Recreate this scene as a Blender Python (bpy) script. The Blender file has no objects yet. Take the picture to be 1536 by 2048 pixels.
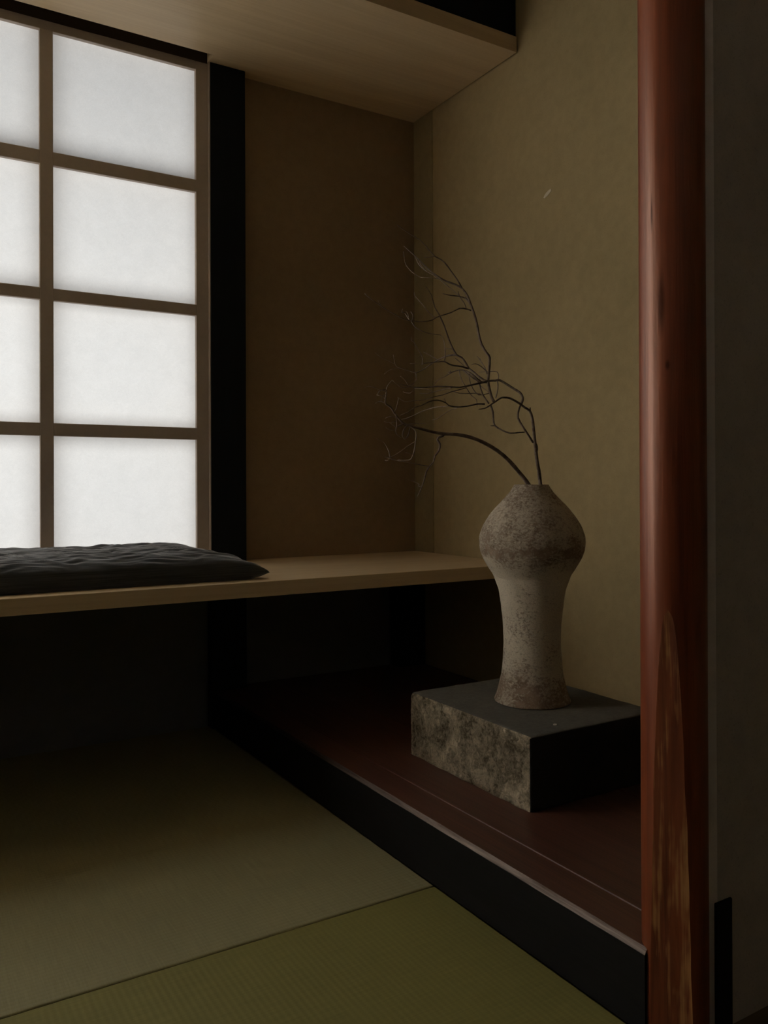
import bpy, bmesh, math, random
from mathutils import Vector, Matrix, noise

S = bpy.context.scene
COL = S.collection

# ------------------------------------------------------------------ camera
F_PX, YAW, PITCH, ROLL, SHY = 1669.0686, math.radians(31.247), math.radians(0.181), math.radians(-0.213), -57.2251
cam = bpy.data.cameras.new('camera')
cam_o = bpy.data.objects.new('camera', cam)
COL.objects.link(cam_o)
cam.sensor_fit = 'VERTICAL'
cam.sensor_height = 36.0
cam.lens = F_PX * 36.0 / 2048.0
cam.shift_y = SHY / 2048.0
cam.clip_start = 0.02
fw = Vector((math.sin(YAW) * math.cos(PITCH), math.cos(YAW) * math.cos(PITCH), math.sin(PITCH)))
rt = Vector((math.cos(YAW), -math.sin(YAW), 0))
up = rt.cross(fw)
r2 = math.cos(ROLL) * rt + math.sin(ROLL) * up
u2 = -math.sin(ROLL) * rt + math.cos(ROLL) * up
M = Matrix((r2, u2, -fw)).transposed().to_4x4()
M.translation = Vector((-1.4457, -2.1883, 0.65))
cam_o.matrix_world = M
S.camera = cam_o

# ------------------------------------------------------------------ world, daylight, exposure
S.view_settings.view_transform = 'Standard'
S.view_settings.look = 'None'
S.view_settings.gamma = 1.0
S.view_settings.use_curve_mapping = False
S.view_settings.exposure = 0.0
w = bpy.data.worlds.new('World')
S.world = w
w.use_nodes = True
w.node_tree.nodes['Background'].inputs['Color'].default_value = (0.75, 0.85, 1.0, 1)
w.node_tree.nodes['Background'].inputs['Strength'].default_value = 0.25
S.cycles.max_bounces = 10
S.cycles.diffuse_bounces = 6
S.cycles.transmission_bounces = 6
S.cycles.sample_clamp_indirect = 4.0

# overcast daylight in the small yard outside the paper window
day = bpy.data.lights.new('daylight', 'AREA')
day.shape = 'RECTANGLE'
day.size, day.size_y = 2.6, 1.5
day.energy = 30.5
day.color = (1.0, 0.985, 0.95)
day_o = bpy.data.objects.new('daylight', day)
COL.objects.link(day_o)
day_o.location = (-1.25, 1.05, 0.85)
day_o.rotation_euler = (math.radians(-90), 0, 0)

# brighter light added behind the unseen left panels to lift the room
day2 = bpy.data.lights.new('daylight_added', 'AREA')
day2.shape = 'RECTANGLE'
day2.size, day2.size_y = 1.5, 1.5
day2.energy = 156.0
day2.color = (1.0, 0.975, 0.93)
day2_o = bpy.data.objects.new('daylight_added', day2)
COL.objects.link(day2_o)
day2_o.location = (-2.82, 0.55, 1.15)
day2_o.rotation_euler = (math.radians(-90), 0, math.radians(-18))

# ------------------------------------------------------------------ helpers
def link(o, parent=None):
    COL.objects.link(o)
    if parent is not None:
        o.parent = parent
    return o

def finish(name, bm, mat, parent=None, smooth=False):
    bmesh.ops.recalc_face_normals(bm, faces=bm.faces)
    me = bpy.data.meshes.new(name)
    bm.to_mesh(me)
    bm.free()
    mats = mat if isinstance(mat, (list, tuple)) else [mat]
    for m in mats:
        me.materials.append(m)
    if smooth:
        for p in me.polygons:
            p.use_smooth = True
    return link(bpy.data.objects.new(name, me), parent)

def box(bm, x0, x1, y0, y1, z0, z1, bevel=0.0, seg=1, mi=0):
    vs = [bm.verts.new((x, y, z)) for x in (x0, x1) for y in (y0, y1) for z in (z0, z1)]
    idx = [(0, 1, 3, 2), (4, 6, 7, 5), (0, 4, 5, 1), (2, 3, 7, 6), (0, 2, 6, 4), (1, 5, 7, 3)]
    fs = [bm.faces.new([vs[i] for i in f]) for f in idx]
    for f in fs:
        f.material_index = mi
    if bevel:
        es = list({e for f in fs for e in f.edges})
        bmesh.ops.bevel(bm, geom=es, offset=bevel, segments=seg, profile=0.5, affect='EDGES')

def prism(bm, prof, axis, a, b):
    """extrude a closed 2D profile along an axis ('x': prof=(y,z), 'y': (x,z), 'z': (x,y))"""
    def P(q, t):
        return {'x': (t, q[0], q[1]), 'y': (q[0], t, q[1]), 'z': (q[0], q[1], t)}[axis]
    A = [bm.verts.new(P(q, a)) for q in prof]
    B = [bm.verts.new(P(q, b)) for q in prof]
    n = len(prof)
    bm.faces.new(A)
    bm.faces.new(B[::-1])
    for i in range(n):
        j = (i + 1) % n
        bm.faces.new((A[i], B[i], B[j], A[j]))

def one_box(name, mat, parent, *args, **kw):
    bm = bmesh.new()
    box(bm, *args, **kw)
    return finish(name, bm, mat, parent)

def tag(o, label, cat, group=None):
    o['label'] = label
    o['category'] = cat
    if group:
        o['group'] = group
    return o

def struct(o, label=None):
    o['kind'] = 'structure'
    if label:
        o['label'] = label
    return o

def empty(name, loc):
    o = bpy.data.objects.new(name, None)
    o.location = loc
    return link(o)

def keep(o, parent):
    """parent without moving"""
    o.parent = parent
    o.matrix_parent_inverse = Matrix.Translation(parent.location).inverted()
    return o

# ------------------------------------------------------------------ materials
class NT:
    def __init__(self, name):
        self.m = bpy.data.materials.new(name)
        self.m.use_nodes = True
        self.t = self.m.node_tree
        self.b = self.t.nodes['Principled BSDF']
    def n(self, typ, **kw):
        nd = self.t.nodes.new(typ)
        for k, v in kw.items():
            if k.startswith('i_'):
                key = k[2:]
                key = int(key) if key.isdigit() else key.replace('_', ' ')
                nd.inputs[key].default_value = v
            else:
                setattr(nd, k, v)
        return nd
    def l(self, a, b):
        self.t.links.new(a, b)
    def coord(self, scale=(1, 1, 1), rot=(0, 0, 0)):
        tc = self.n('ShaderNodeNewGeometry')
        mp = self.n('ShaderNodeMapping')
        mp.inputs['Scale'].default_value = scale
        mp.inputs['Rotation'].default_value = rot
        self.l(tc.outputs['Position'], mp.inputs['Vector'])
        return mp.outputs['Vector']
    def noise(self, vec, scale, detail=4, rough=0.55, dist=0.0):
        nd = self.n('ShaderNodeTexNoise')
        nd.inputs['Scale'].default_value = scale
        nd.inputs['Detail'].default_value = detail
        nd.inputs['Roughness'].default_value = rough
        nd.inputs['Distortion'].default_value = dist
        self.l(vec, nd.inputs['Vector'])
        return nd.outputs['Fac']
    def ramp(self, fac, stops):
        nd = self.n('ShaderNodeValToRGB')
        el = nd.color_ramp.elements
        while len(el) < len(stops):
            el.new(0.5)
        for e, (p, c) in zip(el, stops):
            e.position = p
            e.color = (c[0], c[1], c[2], 1) if not isinstance(c, (int, float)) else (c, c, c, 1)
        self.l(fac, nd.inputs['Fac'])
        return nd.outputs['Color']
    def mix(self, fac, a, b, mode='MIX'):
        nd = self.n('ShaderNodeMix', data_type='RGBA', blend_type=mode)
        for s, v in ((0, fac), (6, a), (7, b)):
            if isinstance(v, (int, float)):
                nd.inputs[s].default_value = v
            elif isinstance(v, tuple):
                nd.inputs[s].default_value = (v[0], v[1], v[2], 1)
            else:
                self.l(v, nd.inputs[s])
        return nd.outputs[2]
    def math(self, op, a, b=None, clamp=False):
        nd = self.n('ShaderNodeMath', operation=op, use_clamp=clamp)
        for i, v in enumerate((a, b)):
            if v is None:
                continue
            if isinstance(v, (int, float)):
                nd.inputs[i].default_value = v
            else:
                self.l(v, nd.inputs[i])
        return nd.outputs[0]
    def bump(self, h, strength, dist):
        nd = self.n('ShaderNodeBump')
        nd.inputs['Strength'].default_value = strength
        nd.inputs['Distance'].default_value = dist
        self.l(h, nd.inputs['Height'])
        self.l(nd.outputs['Normal'], self.b.inputs['Normal'])
    def base(self, c):
        if isinstance(c, tuple):
            self.b.inputs['Base Color'].default_value = (c[0], c[1], c[2], 1)
        else:
            self.l(c, self.b.inputs['Base Color'])
    def rough(self, r, spec=0.5):
        if isinstance(r, (int, float)):
            self.b.inputs['Roughness'].default_value = r
        else:
            self.l(r, self.b.inputs['Roughness'])
        self.b.inputs['Specular IOR Level'].default_value = spec

def plaster(name, c, var=0.16, grain=0.6, rough=0.9):
    t = NT(name)
    v = t.coord()
    big = t.noise(v, 2.2, 4, 0.6)
    fine = t.noise(v, 330, 3, 0.7)
    mid = t.noise(v, 38, 5, 0.6)
    lo = tuple(x * (1 - var) for x in c)
    hi = tuple(x * (1 + var) for x in c)
    col = t.ramp(big, [(0.3, lo), (0.7, hi)])
    col = t.mix(0.35, col, t.ramp(mid, [(0.35, tuple(x * 0.85 for x in c)), (0.65, tuple(x * 1.12 for x in c))]))
    spk = t.ramp(fine, [(0.33, 0.72), (0.42, 1.0)])
    col = t.mix(grain, col, spk, 'MULTIPLY')
    t.base(col)
    t.rough(rough, 0.2)
    h = t.math('ADD', t.math('MULTIPLY', fine, 0.5), mid)
    t.bump(h, 0.35, 0.0018)
    return t.m

def wood(name, c, dark, stretch=(1.2, 22, 22), rough=0.5, spec=0.4, contrast=1.0, bump=0.15):
    t = NT(name)
    v = t.coord(stretch)
    g = t.noise(v, 1.6, 6, 0.6, 0.6)
    v2 = t.coord(tuple(s * 4 if s > 5 else s for s in stretch))
    g2 = t.noise(v2, 3.0, 4, 0.6, 0.2)
    col = t.ramp(g, [(0.3, dark), (0.68, c)])
    col = t.mix(0.3 * contrast, col, t.ramp(g2, [(0.35, dark), (0.6, c)]))
    t.base(col)
    t.rough(rough, spec)
    t.bump(g2, bump, 0.001)
    return t.m

MAT = {}
MAT['plaster_ochre'] = plaster('ochre_plaster', (0.40, 0.308, 0.157))
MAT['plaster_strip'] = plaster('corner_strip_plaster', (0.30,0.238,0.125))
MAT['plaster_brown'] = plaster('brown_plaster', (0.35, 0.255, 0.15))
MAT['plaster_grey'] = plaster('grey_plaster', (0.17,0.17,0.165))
MAT['plaster_dark'] = plaster('dark_divider_plaster', (0.47, 0.42, 0.365))
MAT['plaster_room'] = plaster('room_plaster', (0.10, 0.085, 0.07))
MAT['plaster_upper'] = plaster('pale_upper_plaster', (0.55, 0.52, 0.47))
MAT['ceiling'] = wood('ceiling_board', (0.30, 0.24, 0.17), (0.22, 0.17, 0.12), (1.0, 14, 14), 0.6, 0.2)
MAT['hinoki'] = wood('pale_cypress', (0.76, 0.60, 0.38), (0.62, 0.46, 0.27), (0.9, 14, 14), 0.42, 0.35)
MAT['shoji_wood'] = wood('window_cedar', (0.58, 0.50, 0.43), (0.50, 0.425, 0.36), (8, 8, 8), 0.7, 0.2)
MAT['black_wood'] = wood('black_stained_wood', (0.014, 0.018, 0.024), (0.008, 0.010, 0.014), (22, 22, 1.2), 0.68, 0.16)
MAT['beam_black'] = wood('black_lacquered_beam', (0.0115, 0.0105, 0.0095), (0.006, 0.0055, 0.005), (22, 1.2, 22), 0.66, 0.16)
MAT['track'] = wood('dark_track_wood', (0.10, 0.068, 0.042), (0.07, 0.046, 0.03), (1.2, 22, 22), 0.7, 0.2)
MAT['toko_wood'] = wood('dark_polished_plank', (0.125, 0.052, 0.034), (0.05, 0.022, 0.016), (26, 1.0, 26), 0.38, 0.45, 1.4)
MAT['under_floor'] = wood('under_floor_board', (0.16, 0.12, 0.07), (0.1, 0.08, 0.05), (1.2, 20, 20), 0.7, 0.2)

def make_paper():
    t = NT('window_paper')
    v = t.coord((1, 1, 1))
    fib = t.noise(v, 260, 3, 0.7, 1.5)
    cloud = t.noise(v, 26, 4, 0.65, 0.4)
    c = t.ramp(fib, [(0.3, (0.77, 0.77, 0.755)), (0.7, (0.91, 0.91, 0.895))])
    c = t.mix(0.5, c, t.ramp(cloud, [(0.3, (0.81, 0.81, 0.80)), (0.7, (0.90, 0.90, 0.89))]))
    tr = t.n('ShaderNodeBsdfTranslucent')
    df = t.n('ShaderNodeBsdfDiffuse')
    t.l(c, tr.inputs['Color'])
    t.l(c, df.inputs['Color'])
    mx = t.n('ShaderNodeMixShader')
    mx.inputs[0].default_value = 0.35
    t.l(tr.outputs[0], mx.inputs[1])
    t.l(df.outputs[0], mx.inputs[2])
    out = [n for n in t.t.nodes if n.type == 'OUTPUT_MATERIAL'][0]
    t.l(mx.outputs[0], out.inputs['Surface'])
    return t.m
MAT['paper'] = make_paper()

def make_tatami(name, light, dark, along):
    t = NT(name)
    # rush weave: fine ribs, 9 mm apart, crossed by single rush stems
    v = t.coord()
    wv = t.n('ShaderNodeTexWave', wave_type='BANDS', bands_direction='Y' if along == 'x' else 'X', wave_profile='SIN')
    wv.inputs['Scale'].default_value = 2 * math.pi / (20 * 0.0088) 
    wv.inputs['Distortion'].default_value = 0.25
    wv.inputs['Detail'].default_value = 1.0
    wv.inputs['Detail Scale'].default_value = 4.0
    t.l(v, wv.inputs['Vector'])
    st = t.noise(t.coord((420, 16, 1) if along == 'x' else (16, 420, 1)), 1.0, 2, 0.6)
    big = t.noise(v, 3.0, 4, 0.6)
    col = t.ramp(st, [(0.3, dark), (0.7, light)])
    col = t.mix(0.35, col, t.ramp(big, [(0.3, tuple(x * 0.8 for x in light)), (0.7, tuple(x * 1.12 for x in light))]))
    rib = t.ramp(wv.outputs['Fac'], [(0.0, 0.72), (0.45, 1.0)])
    col = t.mix(0.2 if along == 'x' else 0.13, col, rib, 'MULTIPLY')
    t.base(col)
    t.rough(0.62, 0.35)
    t.bump(t.math('ADD', wv.outputs['Fac'], t.math('MULTIPLY', st, 0.35)), 0.2 if along == 'x' else 0.13, 0.0014)
    return t.m
MAT['tatami_far'] = make_tatami('lit_rush_weave', (0.30, 0.275, 0.142), (0.225, 0.205, 0.102), 'x')  # paler than the near mat: light caught by the weave direction, painted in
MAT['tatami_near'] = make_tatami('green_rush_weave', (0.225, 0.205, 0.06), (0.17, 0.155, 0.043), 'y')

def make_cloth():
    t = NT('charcoal_linen')
    v = t.coord()
    slub = t.noise(t.coord((6, 320, 320)), 1.0, 4, 0.65)
    thr = t.noise(t.coord((500, 60, 60)), 1.0, 2, 0.6)
    c = t.ramp(slub, [(0.3, (0.022, 0.026, 0.029)), (0.7, (0.078, 0.087, 0.092))])
    t.base(c)
    t.rough(0.85, 0.25)
    t.b.inputs['Sheen Weight'].default_value = 0.55
    t.b.inputs['Sheen Roughness'].default_value = 0.5
    t.bump(t.math('ADD', slub, t.math('MULTIPLY', thr, 0.5)), 0.35, 0.0012)
    return t.m
MAT['linen'] = make_cloth()

def make_clay():
    t = NT('crackled_slip_stoneware')
    g = t.n('ShaderNodeNewGeometry')
    sep = t.n('ShaderNodeSeparateXYZ')
    t.l(g.outputs['Position'], sep.inputs[0])
    v = t.coord()
    warp = t.noise(t.coord((1, 1, 2.6)), 11, 6, 0.68)
    zz = t.math('ADD', sep.outputs['Z'], t.math('MULTIPLY', t.math('SUBTRACT', warp, 0.5), 0.12))
    zn = t.math('DIVIDE', t.math('SUBTRACT', zz, 0.228), 0.423)
    # how far the pale slip covers the brown body, band by band up the pot
    cover = t.ramp(zn, [(0.0, 0.30), (0.09, 0.38), (0.16, 0.56), (0.40, 0.58), (0.57, 0.66), (0.655, 0.50),
                        (0.70, 0.30), (0.745, 0.47), (0.80, 0.40), (0.86, 0.50), (0.93, 0.44), (1.0, 0.42)])
    crk = t.n('ShaderNodeTexVoronoi', feature='DISTANCE_TO_EDGE')
    crk.inputs['Scale'].default_value = 190
    t.l(t.coord((1, 1, 1.3)), crk.inputs['Vector'])
    pit = t.noise(t.coord((1, 1, 1.5)), 170, 5, 0.75)
    blot = t.noise(v, 22, 5, 0.7)
    m = t.math('ADD', t.math('MULTIPLY', pit, 0.85), t.math('MULTIPLY', blot, 0.55))
    m = t.math('ADD', m, t.math('MULTIPLY', t.math('SUBTRACT', cover, 0.5), 0.62))
    mask = t.ramp(m, [(0.56, 0.0), (0.70, 1.0)])
    slip = t.ramp(t.noise(v, 9, 4), [(0.3, (0.62, 0.53, 0.40)), (0.7, (0.74, 0.645, 0.495))])
    body = t.ramp(t.noise(v, 60, 3), [(0.3, (0.24, 0.165, 0.11)), (0.7, (0.44, 0.32, 0.225))])
    col = t.mix(mask, body, slip)
    crack = t.ramp(crk.outputs['Distance'], [(0.0, 0.55), (0.07, 1.0)])
    col = t.mix(t.math('MULTIPLY', mask, 0.55), col, t.mix(1.0, col, crack, 'MULTIPLY'))
    t.base(col)
    t.rough(0.88, 0.2)
    t.bump(t.math('ADD', mask, t.math('MULTIPLY', pit, 1.4)), 0.75, 0.0025)
    return t.m
MAT['clay'] = make_clay()

def make_stone(name, top):
    t = NT(name)
    v = t.coord()
    a = t.noise(v, 17, 6, 0.7, 0.6)
    b = t.noise(v, 105, 6, 0.72, 0.9)
    c = t.noise(v, 260, 3, 0.7)
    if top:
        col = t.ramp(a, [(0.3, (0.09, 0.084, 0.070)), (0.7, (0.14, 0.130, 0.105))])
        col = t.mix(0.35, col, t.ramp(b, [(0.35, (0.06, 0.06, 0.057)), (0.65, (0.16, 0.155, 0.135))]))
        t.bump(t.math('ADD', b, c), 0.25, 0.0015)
    else:
        m = t.ramp(t.math('ADD', t.math('MULTIPLY', a, 0.62), t.math('MULTIPLY', b, 0.5)), [(0.455, 0.0), (0.61, 1.0)])
        col = t.mix(m, (0.17, 0.135, 0.08), t.ramp(c, [(0.3, (0.58, 0.48, 0.33)), (0.7, (0.86, 0.73, 0.51))]))
        t.bump(t.math('ADD', t.math('MULTIPLY', m, 0.7), b), 1.0, 0.007)
    t.base(col)
    t.rough(0.9, 0.2)
    return t.m
MAT['stone_side'] = make_stone('mottled_tuff', False)
MAT['stone_top'] = make_stone('smooth_grey_stone', True)
MAT['stone_end'] = plaster('shaded_end_stone', (0.030, 0.029, 0.026))  # deep shade on the block's near end, painted into the stone colour

def make_pillar(name, cut):
    t = NT(name)
    v = t.coord((34, 34, 1.3))
    g = t.noise(v, 1.5, 6, 0.6, 0.7)
    v2 = t.coord((110, 110, 3.0))
    g2 = t.noise(v2, 1.2, 4, 0.65, 0.3)
    blot = t.noise(t.coord((9, 9, 3.5)), 1.4, 4, 0.6)
    if cut:
        col = t.ramp(g, [(0.3, (0.075, 0.020, 0.009)), (0.7, (0.28, 0.078, 0.026))])
        scar = t.ramp(t.math('ADD', t.math('MULTIPLY', blot, 0.7), t.math('MULTIPLY', g2, 0.4)), [(0.57, 0.0), (0.64, 1.0)])
        col = t.mix(scar, col, (0.42, 0.20, 0.075))
        t.rough(0.55, 0.3)
        t.bump(g2, 0.35, 0.001)
    else:
        col = t.ramp(g, [(0.25, (0.065, 0.012, 0.004)), (0.55, (0.19, 0.040, 0.011)), (0.8, (0.33, 0.088, 0.028))])
        col = t.mix(0.3, col, t.ramp(g2, [(0.3, (0.06, 0.011, 0.004)), (0.65, (0.30, 0.08, 0.025))]))
        # knots: small dark slits with a shape of their own
        geo = t.n('ShaderNodeNewGeometry')
        km = None
        for (kx, ky, kz, rx, rz) in ((-0.6686, -1.5152, 0.968, 0.0016, 0.021), (-0.6661, -1.5263, 0.862, 0.0045, 0.036),
                                     (-0.6630, -1.5326, 0.789, 0.0028, 0.006)):
            mp = t.n('ShaderNodeMapping', vector_type='POINT')
            mp.inputs['Location'].default_value = (-kx / rx, -ky / rx, -kz / rz)
            mp.inputs['Scale'].default_value = (1 / rx, 1 / rx, 1 / rz)
            t.l(geo.outputs['Position'], mp.inputs['Vector'])
            ln = t.n('ShaderNodeVectorMath', operation='LENGTH')
            t.l(mp.outputs[0], ln.inputs[0])
            msk = t.ramp(t.math('MULTIPLY', ln.outputs['Value'], 0.6), [(0.25, 1.0), (0.75, 0.0)])
            col = t.mix(t.math('MULTIPLY', msk, 0.7), col, (0.03, 0.011, 0.008))
            km = msk if km is None else t.math('MAXIMUM', km, msk)
        t.rough(t.ramp(g2, [(0.3, 0.32), (0.7, 0.46)]), 1.0)
        inv = t.math('SUBTRACT', 1.0, t.math('MULTIPLY', km, 0.62))
        t.l(inv, t.b.inputs['Specular IOR Level'])
        t.l(t.math('MULTIPLY', inv, 0.35), t.b.inputs['Coat Weight'])
        t.b.inputs['Specular Tint'].default_value = (1.0, 0.63, 0.46, 1)
        t.b.inputs['Coat Roughness'].default_value = 0.42
        t.b.inputs['Coat Tint'].default_value = (1.0, 0.72, 0.58, 1)
        t.bump(t.math('ADD', g, t.math('MULTIPLY', g2, 0.7)), 0.4, 0.0018)
    t.base(col)
    return t.m
MAT['pillar'] = make_pillar('polished_red_log', False)
MAT['pillar_cut'] = make_pillar('planed_scarred_face', True)

def make_branch(name, lo, hi):
    t = NT(name)
    v = t.coord()
    n1 = t.noise(v, 90, 4, 0.6)
    t.base(t.ramp(n1, [(0.3, lo), (0.7, hi)]))
    t.rough(0.75, 0.3)
    t.bump(n1, 0.4, 0.001)
    return t.m
MAT['stem'] = make_branch('brown_branch_bark', (0.085, 0.056, 0.043), (0.26, 0.20, 0.155))
MAT['twig'] = make_branch('dry_twig_bark', (0.155, 0.112, 0.086), (0.36, 0.29, 0.235))

def make_sill():
    """black lacquered beam with a dark brown top and a worn front arris"""
    t = NT('worn_arris_wood')
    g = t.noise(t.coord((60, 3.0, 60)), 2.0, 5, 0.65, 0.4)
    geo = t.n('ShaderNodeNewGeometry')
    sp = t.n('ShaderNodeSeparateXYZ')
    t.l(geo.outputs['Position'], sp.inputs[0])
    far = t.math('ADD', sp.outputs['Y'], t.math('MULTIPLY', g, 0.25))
    worn = t.ramp(t.math('MULTIPLY', far, -1.0), [(0.50, 0.0), (0.95, 1.0)])     # pale wear builds toward the near end, dark brown at the far end
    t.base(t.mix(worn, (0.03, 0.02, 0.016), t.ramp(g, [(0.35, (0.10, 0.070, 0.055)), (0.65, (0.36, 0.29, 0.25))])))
    t.rough(0.55, 0.3)
    return t.m
MAT['worn'] = make_sill()
MAT['nick'] = plaster('bare_nick', (0.66, 0.58, 0.44), 0.1, 0.2)
MAT['edge'] = plaster('pale_plaster_edge', (0.78, 0.72, 0.66), 0.2, 0.3)  # paler plaster on the divider's end and chamfer
MAT['fleck'] = plaster('white_fleck', (0.60, 0.56, 0.46), 0.05, 0.1)

# ------------------------------------------------------------------ the room
ZS, ZT, ZK = 0.4463, 1.7908, 0.1008         # shelf top, underside of the overhead board, alcove floor
XL, YF, ZC = -3.24, -3.4, 2.35               # far sides of the room
XK = -0.672                                 # front of the alcove step

bm = bmesh.new()
box(bm, XL, 0.1, YF, 0.1, -0.12, -0.055)
box(bm, XL, -2.592, YF, 0.0, -0.055, 0.0)
box(bm, -2.592, XK, YF, -2.138, -0.055, 0.0)
box(bm, XK, 0.0, YF, -1.5435, -0.055, 0.0, mi=0)
struct(finish('floor', bm, [MAT['under_floor'], MAT['black_wood']]))

struct(one_box('ceiling', MAT['ceiling'], None, XL - 0.1, 0.1, YF - 0.1, 0.1, ZC, ZC + 0.1))
bm = bmesh.new()
box(bm, XL - 0.1, XL, YF - 0.1, 0.1, 0.95, ZC, mi=0)
box(bm, XL - 0.1, XL, YF - 0.1, 0.1, -0.12, 0.95, mi=1)
struct(finish('wall_left', bm, [MAT['plaster_upper'], MAT['black_wood']]))  # unseen wall, pale upper part added as bounce fill, dark below to limit it
bm = bmesh.new()
box(bm, XL, 0.1, YF - 0.1, YF, 1.35, ZC, mi=0)
box(bm, XL, 0.1, YF - 0.1, YF, -0.12, 1.35, mi=1)
struct(finish('wall_front', bm, [MAT['plaster_upper'], MAT['black_wood']]))  # unseen too: upper part lightened to throw light back, lower part kept dark

wr = struct(one_box('wall_right', MAT['plaster_ochre'], None, 0.0, 0.1, YF, 0.1, -0.12, ZC),
            'ochre earth-plastered wall of the alcove')
# a pale nick in the plaster
bm = bmesh.new()
pts = [(-0.014, -0.006), (-0.008, 0.001), (0.002, 0.006), (0.013, 0.0085), (0.014, 0.003), (0.006, -0.003), (-0.004, -0.007), (-0.011, -0.009)]
prism(bm, [(-0.606 - a, 1.386 + b) for a, b in pts], 'x', -0.0012, 0.0)
finish('plaster_nick', bm, MAT['nick'], wr)['label'] = 'small pale nick in the plaster'

bm = bmesh.new()
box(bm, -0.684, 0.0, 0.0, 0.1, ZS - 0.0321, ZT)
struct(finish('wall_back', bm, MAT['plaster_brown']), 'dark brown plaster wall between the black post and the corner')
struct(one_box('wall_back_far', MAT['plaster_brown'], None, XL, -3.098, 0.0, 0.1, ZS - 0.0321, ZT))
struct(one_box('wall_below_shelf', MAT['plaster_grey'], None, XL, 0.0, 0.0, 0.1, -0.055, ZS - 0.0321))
struct(one_box('wall_above_board', MAT['black_wood'], None, XL, 0.0, -0.486, -0.42, 1.8318, ZC),
       'black wall above the overhead board')
# narrow vertical strip in the corner of the alcove
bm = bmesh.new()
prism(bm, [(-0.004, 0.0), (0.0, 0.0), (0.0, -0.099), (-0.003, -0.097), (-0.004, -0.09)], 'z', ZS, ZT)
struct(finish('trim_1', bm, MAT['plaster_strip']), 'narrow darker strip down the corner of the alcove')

# the short wall beside the pillar
bm = bmesh.new()
prism(bm, [(-0.600, -1.5365), (-0.593, -1.5435), (0.0, -1.5435), (0.0, -1.483), (-0.600, -1.483)], 'z', -0.055, ZC)
for f in bm.faces:
    c = f.calc_center_median()
    f.material_index = 1 if abs(c.y + 1.483) < 1e-4 else (2 if c.x < -0.59 and abs(c.z - (ZC - 0.055) / 2) < 0.3 else 0)  # unseen inner face darkened to cut bounce onto the stone block
struct(finish('wall_divider', bm, [MAT['plaster_dark'], MAT['plaster_room'], MAT['edge']]), 'dark grey-brown short wall to the right of the log pillar')
bm = bmesh.new()
box(bm, -0.600, -0.570, -1.5475, -1.5435, 0.0, 0.155, 0.0012)
struct(finish('dark_foot_divider', bm, MAT['beam_black']))  # small dark piece at the foot of the divider's end

# ------------------------------------------------------------------ paper window
YW = -0.025
Y0, Y1, YP = YW, 0.036, -0.013
rows = [(1.471, 1.438), (1.1365, 1.107), (0.807, 0.7755)]
ztop = [1.766] + [r[1] for r in rows]
zbot = [r[0] for r in rows] + [0.474]
def paper_window(name, x_right, ncol, label):
    """one sliding panel: stiles, rails, lattice and a sheet of paper in every opening"""
    xr = [x_right - 0.033 - 0.391 * i for i in range(ncol)]
    x_end = xr[-1] - 0.360
    win = struct(empty(name, ((x_right + x_end - 0.033) / 2, YW, ZS)), label)
    def wbox(nm, *a, **kw):
        return keep(one_box(nm, MAT['shoji_wood'], None, *a, **kw), win)
    wbox('stile', x_right - 0.033, x_right, Y0, Y1, ZS, 1.7890, bevel=0.0008)
    wbox('stile', x_end - 0.033, x_end, Y0, Y1, ZS, 1.7890, bevel=0.0008)
    wbox('rail', x_end, x_right - 0.033, Y0, Y1, 1.766, 1.7890, bevel=0.0008)
    wbox('rail', x_end, x_right - 0.033, Y0, Y1, ZS, 0.474, bevel=0.0008)
    for c in range(ncol - 1):
        wbox('lattice_upright', xr[c] - 0.391, xr[c] - 0.360, Y0, Y1, 0.474, 1.766, bevel=0.0008)
    for c in range(ncol):
        for (a, b) in rows:
            wbox('lattice_bar', xr[c] - 0.360, xr[c], Y0 + 0.0005, Y1, b, a, bevel=0.0008)
        for r in range(4):
            bm = bmesh.new()
            nx, nz = 6, 5
            g = [[bm.verts.new((xr[c] - 0.360 + 0.360 * i / nx, YP, zbot[r] + (ztop[r] - zbot[r]) * k / nz)) for i in range(nx + 1)] for k in range(nz + 1)]
            for k in range(nz):
                for i in range(nx):
                    bm.faces.new((g[k][i], g[k][i + 1], g[k + 1][i + 1], g[k + 1][i]))
            keep(finish('paper_pane', bm, MAT['paper']), win)
    return x_end - 0.033
x_mid = paper_window('window_1', -0.684, 2, 'glowing paper window with a wooden lattice above the bench')
jw = bpy.data.objects['window_1']
keep(one_box('lit_edge_strip', MAT['shoji_wood'], None, -0.6838, -0.6812, -0.0352, 0.0, ZS, 1.7885), jw)  # pale strip added to stand for the lit edge of the black post
x_end = paper_window('window_added', x_mid - 0.0005, 4, None) + 0.033  # unseen window, added left of the view to brighten the room

# ------------------------------------------------------------------ posts, boards
def post(name, x0, x1, y0, y1, z0, z1, label):
    o = one_box(name, MAT['black_wood'], None, x0, x1, y0, y1, z0, z1, bevel=0.0015)
    tag(o, label, 'post')
    return o
post('black_post', -0.6808, -0.581, -0.036, 0.0, 0.0, ZT, 'square black wooden post between the paper window and the brown wall')
post('black_post', x_end - 0.136, x_end - 0.033, -0.036, 0.0, 0.0, ZT, 'square black wooden post on the far left side of the paper window')
post('black_post', -0.098, -0.0005, -0.050, -0.0005, ZK, ZS - 0.0322, 'short black corner post under the bench, in the alcove corner')

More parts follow.
